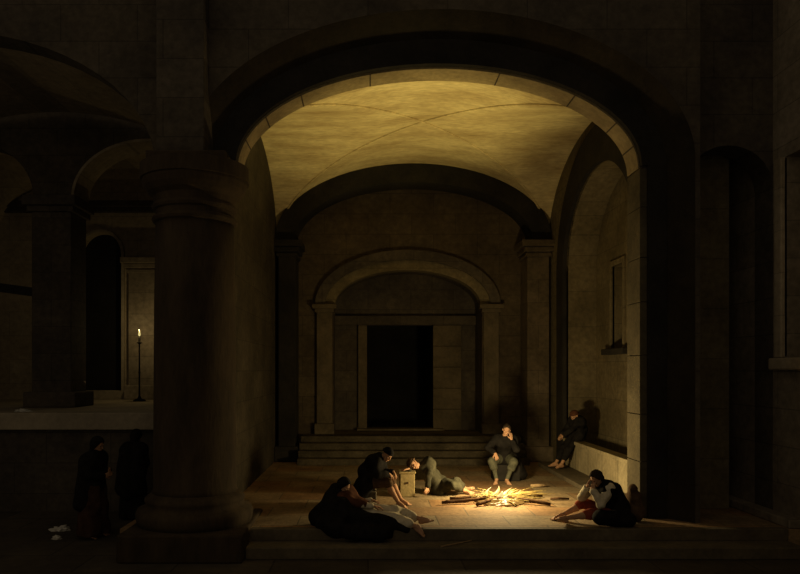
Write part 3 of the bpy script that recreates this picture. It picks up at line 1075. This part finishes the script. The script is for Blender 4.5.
# ---- figure in the dark corner of the niche
o, J = person('shadowy figure with a reddish cap sitting on the parapet end in the niche', (4.7, 17.0, 0), dict(
    pelvis=(5.10, 17.05, .92), chest=(5.08, 16.98, 1.22), neck=(5.02, 16.93, 1.32), head=(4.98, 16.88, 1.39), bend=(.07, .02, 0),
    side=(.30, -.95, 0), face=(-.75, -.45, -.45), head_up=(-.4, -.2, .85),
    wrist=[(4.66, 16.80, .92), (4.70, 17.06, .92)], elbow_pole=[(.2, -.8, -.4), (.2, .8, -.4)],
    ankle=[(4.62, 16.82, .185), (4.56, 17.10, .185)], knee_pole=[(-1, -.1, .35), (-1, .1, .35)],
    hand=[((-.6, .4, -.6), (.1, .4, -.8), .6), ((-.6, -.4, -.6), (.1, -.4, -.8), .6)],
    toe=[(-.9, -.4, -.08), (-.95, .05, -.08)], skin=M_skin_tan))
garment('coat', add_sleeves(torso_field(J, .045), J, .028, .8), M_black, J, .014, (.014, 20, 3.1))
garment('breeches', add_legs(Field(.035).cap(J['hip'][0], J['hip'][1], .12), J, .024, .6), M_black, J)
garment('cap', cap_field(J, .028), M_rust, J, .008, None)

# ---- young man on the floor at the right, leaning over his knees
o, J = person('dark-haired man in red breeches slumped on the floor beside the right pier', (3.7, 11.5, 0), dict(
    pelvis=(4.02, 11.50, .14), chest=(3.86, 11.42, .53), neck=(3.77, 11.37, .64), head=(3.69, 11.30, .75), bend=(.08, .03, .02),
    side=(.35, -.93, 0), face=(-.80, -.30, -.58), head_up=(-.55, -.1, .8),
    wrist=[(3.60, 11.20, .58), (3.56, 11.38, .60)], elbow_pole=[(-.7, -.25, -1), (-.8, .2, -1)],
    ankle=[(2.98, 11.36, .080), (3.22, 11.64, .085)], knee_pole=[(.0, -.25, 1), (.2, .2, 1)],
    hand=[((.15, .35, .9), (.7, .4, -.3), .4), ((.2, -.3, .9), (.7, -.4, -.3), .4)],
    toe=[(-.85, -.35, .35), (-.95, .0, -.05)], foot_up=((.3, .1, .9), (0, 0, 1)), skin=M_skin))
F = add_sleeves(Field(.03), J, .022, .90)
garment('shirt', F.cap(J['sh'][0], J['sh'][1], .10).cap(J['nk'] * .7 + J['ch'] * .3, J['nk'], .088, .075), M_cream, J, .012, (.012, 34, .7))
garment('waistcoat', torso_field(J, .048), M_black, J, .014, (.012, 20, 1.3))
garment('breeches', add_legs(Field(.035).cap(J['hip'][0], J['hip'][1], .12), J, .024, .18), M_red, J, .013, (.010, 26, .2))
garment('hair', hair_field(J, .020), M_hair_dark, J, .008, (.006, 60, 1))
F = Field(.06)
F.cap((4.02, 11.52, .52), (4.12, 11.36, .12), .14, .15).cap((3.72, 11.14, .16), (4.15, 11.18, .10), .13, .13).cap((4.08, 11.45, .40), (4.18, 11.44, .16), .13, .12)
garment('cloak', F.cut((0, 0, .008), (0, 0, -1)), M_black, J, .016, (.020, 18, .6))
F = Field(.05).ell((4.40, 11.56, .18), (.17, .18, .19)).ell((4.38, 11.54, .38), (.13, .12, .13)).cap((4.37, 11.52, .46), (4.35, 11.48, .56), .05, .07)
F.cut((0, 0, .004), (0, 0, -1))
tag(net_object('sack', [F.mesh(.013, (.016, 24, .9))], M_brown, None, (4.40, 11.56, 0)), 'tied brown sack between the slumped man in red breeches and the right pier', 'sack')

# ---- woman reclining on the floor edge in the left foreground
o, J = person('reclining woman wrapped in dark cloak on the floor edge, feet over the step', (-.1, 11.35, 0), dict(
    pelvis=(.02, 11.38, .16), chest=(-.34, 11.46, .40), neck=(-.41, 11.45, .50), head=(-.39, 11.40, .61), bend=(.01, .02, -.03),
    side=(.25, .90, .25), face=(.70, -.35, -.35), head_up=(.25, 0, .9),
    wrist=[(.06, 11.52, .36), (.14, 11.20, .31)], elbow_pole=[(-.2, .3, -.8), (-.1, -.9, -.2)],
    ankle=[(.98, 11.24, .09), (.86, 10.96, .03)], knee_pole=[(.1, .1, 1), (.1, -.4, .9)],
    hand=[((.8, -.5, -.1), (0, -.2, -1), .5), ((.9, .1, -.15), (0, .1, -1), .5)],
    toe=[(.85, -.45, .25), (.75, -.55, -.45)], foot_up=((-.2, .1, .95), (.4, -.2, .85)), skin=M_skin))
garment('bodice', add_sleeves(torso_field(J, .035), J, .022, .35), M_rust, J, .013, (.012, 26, .3))
garment('chemise_sleeves', add_sleeves(Field(.03), J, .014, .85), M_cream, J, .011, (.010, 40, .9))
F = add_legs(Field(.06).cap(J['hip'][0], J['hip'][1], .15), J, .035, .62)
F.cap(J['kn'][0], J['kn'][1], .08).cap(J['an'][0] * .5 + J['kn'][0] * .5, J['an'][1] * .5 + J['kn'][1] * .5, .06)
garment('skirt', F, M_cream, J, .013, (.020, 26, 2.2))
f, r, u = J['axes']
F = hair_field(J, .030, front=.03).cap(J['nk'], J['hd'] - u * .04 - f * .05, .085, .08).cap(J['nk'], J['ch'] - f * .03, .10, .15)
garment('hood', F, M_black, J, .010, (.008, 30, .5))
F = Field(.08)
F.cap((-.52, 11.46, .52), (-.80, 11.32, .12), .12, .15).cap((-.50, 11.42, .34), (-.78, 11.30, .10), .20, .14).cap((-.45, 11.22, .30), (-.60, 11.00, .02), .17, .12)
F.cap((-.35, 11.14, .20), (.30, 11.08, .10), .14, .10).cap((.30, 11.08, .08), (.60, 11.00, .0), .10, .07)
F.cap((-.55, 10.98, .0), (.30, 10.93, -.04), .12, .10).cap((-.30, 10.88, -.06), (.20, 10.86, -.09), .09, .08).cap((-.70, 11.1, .06), (-.4, 11.3, .3), .13, .16)
F.cut((0, 0, -.178), (0, 0, -1))
garment('cloak', F, M_black, J, .016, (.024, 17, 1.7))

# ---- cloaked figures standing in the left aisle
def standing(label, x, y, z0, turn, dark=1.0, skirt_mat=None):
    c, s = math.cos(turn), math.sin(turn)
    T = lambda a, b, h: Vector((x + a * c - b * s, y + a * s + b * c, z0 + h))    # a forward, b left
    Dv = lambda a, b, h: Vector((a * c - b * s, a * s + b * c, h))
    o, J = person(label, (x, y, z0), dict(
        pelvis=T(0, 0, .92), chest=T(.02, 0, 1.28), neck=T(.03, 0, 1.44), head=T(.07, 0, 1.58), side=Dv(0, 1, 0),
        face=Dv(.95, 0, -.3), head_up=Dv(.2, 0, 1),
        wrist=[T(.24, .06, 1.12), T(.24, -.08, 1.06)], elbow_pole=[Dv(-.4, .5, -.8), Dv(-.4, -.5, -.8)],
        ankle=[T(.03, .10, .085), T(-.04, -.10, .085)], knee_pole=[Dv(1, .1, 0), Dv(1, -.1, 0)],
        hand=[(Dv(.6, -.6, .3), Dv(-.5, -.5, 0), .6), (Dv(.6, .6, .3), Dv(-.5, .5, 0), .6)],
        toe=[Dv(.95, .15, -.06), Dv(.95, -.2, -.06)], skin=M_skin_tan))
    F = torso_field(J, .05)
    add_sleeves(F, J, .03, .8)
    F.cap(T(-.03, .16, 1.30), T(-.10, .18, .60), .13, .15).cap(T(-.03, -.16, 1.30), T(-.10, -.18, .60), .13, .15).cap(T(-.05, 0, 1.2), T(-.12, 0, .55), .16, .18)
    garment('cloak', F, M_black, J, .016, (.014, 18, 1.2))
    F = Field(.05).cap(T(0, .09, .95), T(.02, .12, .10), .15, .20).cap(T(0, -.09, .95), T(-.02, -.12, .10), .15, .20)
    F.cut((0, 0, z0 + .05), (0, 0, -1))
    garment('skirt', F, skirt_mat or M_skirt, J, .016, (.022, 20, .2))
    f, r, u = J['axes']
    F = hair_field(J, .030, front=.035).cap(J['nk'] - f * .02, J['hd'] - u * .05 - f * .03, .09, .085)
    garment('hood', F, M_black, J, .010, None)
    return o


standing('hooded standing person in a dark cloak and rust skirt before the raised platform', -4.70, 12.0, -.36, -.15)
standing('dim cloaked person standing in the shadow next to the great column', -4.48, 13.4, -.36, 1.2, skirt_mat=M_black)

# ------------------------------------------------------------------ the fire
rnd = random.Random(4)
fire = thing('campfire', 'open fire of burning straw and branches on the hall floor', 'fire', FIRE)
bm = bmesh.new()
bmesh.ops.create_icosphere(bm, subdivisions=4, radius=1)
for v in bm.verts:
    p = v.co.copy()
    n_ = mnoise.noise(p * 3.0) * .35 + mnoise.noise(p * 9) * .15
    v.co = Vector((FIRE.x + .02 + p.x * .40 * (1 + n_), FIRE.y + p.y * .34 * (1 + n_), .012 + max(-.01, p.z * (1 + n_)) * .085))
build('ember_bed', bm, M_ember, fire, smooth=True)


def flame_bm(x, y, h, w, lx, ly, ph):
    bm = bmesh.new()
    n, m = 12, 8
    rows = []
    for i in range(n + 1):
        t = i / n
        r = w * (math.sin(math.pi * min(1, t * .86 + .14)) ** .8) * (1 - t) ** .35 + .002
        cx = x + lx * t ** 1.4 + .035 * math.sin(t * 6 + ph) * t
        cy = y + ly * t ** 1.4 + .02 * math.cos(t * 5 + ph) * t
        rows.append([bm.verts.new((cx + r * math.cos(2 * math.pi * k / m + t * 1.2), cy + r * .6 * math.sin(2 * math.pi * k / m + t * 1.2), .02 + h * .72 * t)) for k in range(m)])
    for a, b in zip(rows, rows[1:]):
        for k in range(m):
            bm.faces.new((a[k], a[(k + 1) % m], b[(k + 1) % m], b[k]))
    bm.faces.new(rows[0][::-1])
    bm.faces.new(rows[-1])
    return bm


for k, (dx, dy, h, w, lx, ly) in enumerate([
        (-.34, .02, .30, .050, .06, 0), (-.26, .10, .34, .055, .10, .05), (-.20, -.02, .24, .060, .12, .0), (-.10, .12, .36, .060, .14, .1), (-.06, .0, .28, .075, .16, .02),
        (.04, -.08, .20, .070, .12, 0), (.06, .12, .32, .060, .20, .1), (.15, .0, .24, .065, .22, .05), (.22, .14, .26, .055, .26, .1), (.30, .04, .18, .055, .26, .05),
        (.38, .14, .18, .045, .28, .1), (-.02, -.18, .13, .060, .05, -.02), (.16, -.14, .13, .055, .12, -.02), (.46, .08, .12, .04, .24, .05), (-.40, .10, .16, .04, .02, .05)]):
    build('flame', flame_bm(FIRE.x + dx, FIRE.y + dy, h, w, lx, ly, k * 1.3), M_flame_hot if k in (4, 5, 7, 11, 12) else M_flame, fire, smooth=True)
bm = bmesh.new()
for k in range(90):
    a = rnd.uniform(-.15, 1.05) if k < 60 else rnd.uniform(2.0, 3.5) if k < 75 else rnd.uniform(3.6, 5.8)
    L = rnd.uniform(.25, .75) if k < 60 else rnd.uniform(.2, .45)
    r0 = rnd.uniform(.05, .3)
    p0 = Vector((FIRE.x + .05 + r0 * math.cos(a), FIRE.y + r0 * math.sin(a) * .9, rnd.uniform(.05, .14)))
    p1 = p0 + Vector((L * math.cos(a), L * math.sin(a) * .9, rnd.uniform(-.05, .10)))
    p1.z = max(.015, p1.z)
    add_tube(bm, [p0, (p0 + p1) / 2 + Vector((0, 0, .02)), p1], [.008, .007, .004], 5)
s = build('straw', bm, M_straw, fire)
s['kind'] = 'stuff'

sticks = [  # start (outer end) and inner end in pixels-like floor coordinates around the fire, radius, label
    ((-.92, .22), (-.10, .10), .030, 'short dark branch pointing left, behind the longest branch of the fire'),
    ((-1.12, -.26), (-.06, .02), .034, 'longest dark branch, reaching left from the fire'),
    ((-.50, -.42), (.00, -.06), .032, 'thick branch pointing to the viewer\'s left from the fire'),
    ((.86, -.36), (.12, .02), .034, 'thick dark branch reaching right towards the slumped man\'s foot'),
    ((.92, .50), (.20, .10), .026, 'thin branch among the straw at the right rear of the fire'),
    ((.42, .60), (.08, .12), .026, 'branch behind the flames pointing to the resting man\'s feet'),
    ((-.70, -.02), (-.05, .06), .022, 'thin branch between the two long left branches'),
    ((.22, -.44), (.04, -.06), .024, 'short branch at the front of the fire')]
for (a, b, r, lab) in sticks:
    A = Vector((FIRE.x + a[0], FIRE.y + a[1], r + .002))
    B = Vector((FIRE.x + b[0], FIRE.y + b[1], .10))
    pts = [A.lerp(B, t / 6) + Vector((rnd.uniform(-.012, .012), rnd.uniform(-.012, .012), rnd.uniform(0, .008))) for t in range(7)]
    bm = bmesh.new()
    add_tube(bm, pts, [r * .85, r, r * 1.05, r, r * .95, r * .9, r * .8], 9, .14, rnd)
    t = tag(build('branch', bm, M_bark, loc=A, smooth=True), lab, 'branch', 'branches feeding the fire')
bm = bmesh.new()
p = V(FIRE.x + 1.02, FIRE.y + .22, .03)
add_tube(bm, [p, p + V(.16, .01, .005), p + V(.36, .02, .0)], [.02, .028, .018], 8, .15, rnd)
tag(build('branch', bm, M_bark, loc=p, smooth=True), 'loose charred stick lying clear of the fire on its right', 'branch', 'branches feeding the fire')
bm = bmesh.new()
p = V(3.46, 14.9, .04)
add_tube(bm, [p, p + V(.15, .01, 0), p + V(.34, .03, 0)], [.03, .038, .03], 8, .15, rnd)
tag(build('log', bm, M_wood, loc=p, smooth=True), 'short log on the floor beside the resting man', 'log')
bm = bmesh.new()
add_tube(bm, [(1.10, 10.57, -.167), (1.36, 10.75, -.165), (1.62, 10.95, -.166)], [.012, .013, .010], 8)
tag(build('walking_stick', bm, M_wood, loc=(1.1, 10.6, -.18)), 'thin walking stick lying across the front steps', 'stick')

# ------------------------------------------------------------------ candle and scraps in the left aisle
cd = thing('candle_stand', 'tall thin candlestick with one burning candle before the brown pilaster', 'candlestick', (-6.27, 19.2, 1.645))
bm = bmesh.new()
add_lathe(bm, [(.17, 1.645), (.17, 1.67), (.06, 1.72), (.03, 1.78)], -6.27, 19.2, 20)
build('foot', bm, M_iron, cd, smooth=True)
bm = bmesh.new()
add_lathe(bm, [(.026, 1.77), (.022, 2.4), (.034, 2.43), (.022, 2.46), (.020, 3.22)], -6.27, 19.2, 14)
build('stem', bm, M_iron, cd, smooth=True)
bm = bmesh.new()
add_lathe(bm, [(.02, 3.21), (.07, 3.24), (.075, 3.26), (.03, 3.255)], -6.27, 19.2, 18)
build('drip_pan', bm, M_iron, cd, smooth=True)
bm = bmesh.new()
add_lathe(bm, [(.028, 3.25), (.027, 3.42), (.02, 3.43)], -6.27, 19.2, 14)
cn = build('candle', bm, M_wax, cd, smooth=True)
bm = bmesh.new()
add_lathe(bm, [(.008, 3.42), (.026, 3.45), (.032, 3.48), (.022, 3.53), (.003, 3.61)], -6.27, 19.2, 14)
build('candle_flame', bm, M_flame_hot, cn, smooth=True)


def rag(label, x, y, z, sx, sy, sz, seed):
    bm = bmesh.new()
    bmesh.ops.create_icosphere(bm, subdivisions=4, radius=1)
    for v in bm.verts:
        p = v.co.copy()
        n_ = mnoise.noise(p * 2.2 + Vector((seed, 0, 0))) * .6 + mnoise.noise(p * 6 + Vector((seed, 3, 0))) * .25
        v.co = Vector((x + p.x * sx * (1 + n_), y + p.y * sy * (1 + n_), z + max(0, p.z * (1 + n_)) * sz))
    tag(build('rag', bm, M_rag, loc=(x, y, z), smooth=True), label, 'rag', 'pale rags in the left aisle')


rag('larger pale rag on the ground by the hooded standing person', -5.48, 12.5, -.36, .15, .12, .07, 1.0)
rag('smaller pale scrap on the ground in front of the larger rag', -5.27, 11.85, -.36, .075, .06, .05, 5.0)
rag('pale rag lying on top of the raised platform', -7.10, 14.4, 1.645, .16, .12, .05, 9.0)
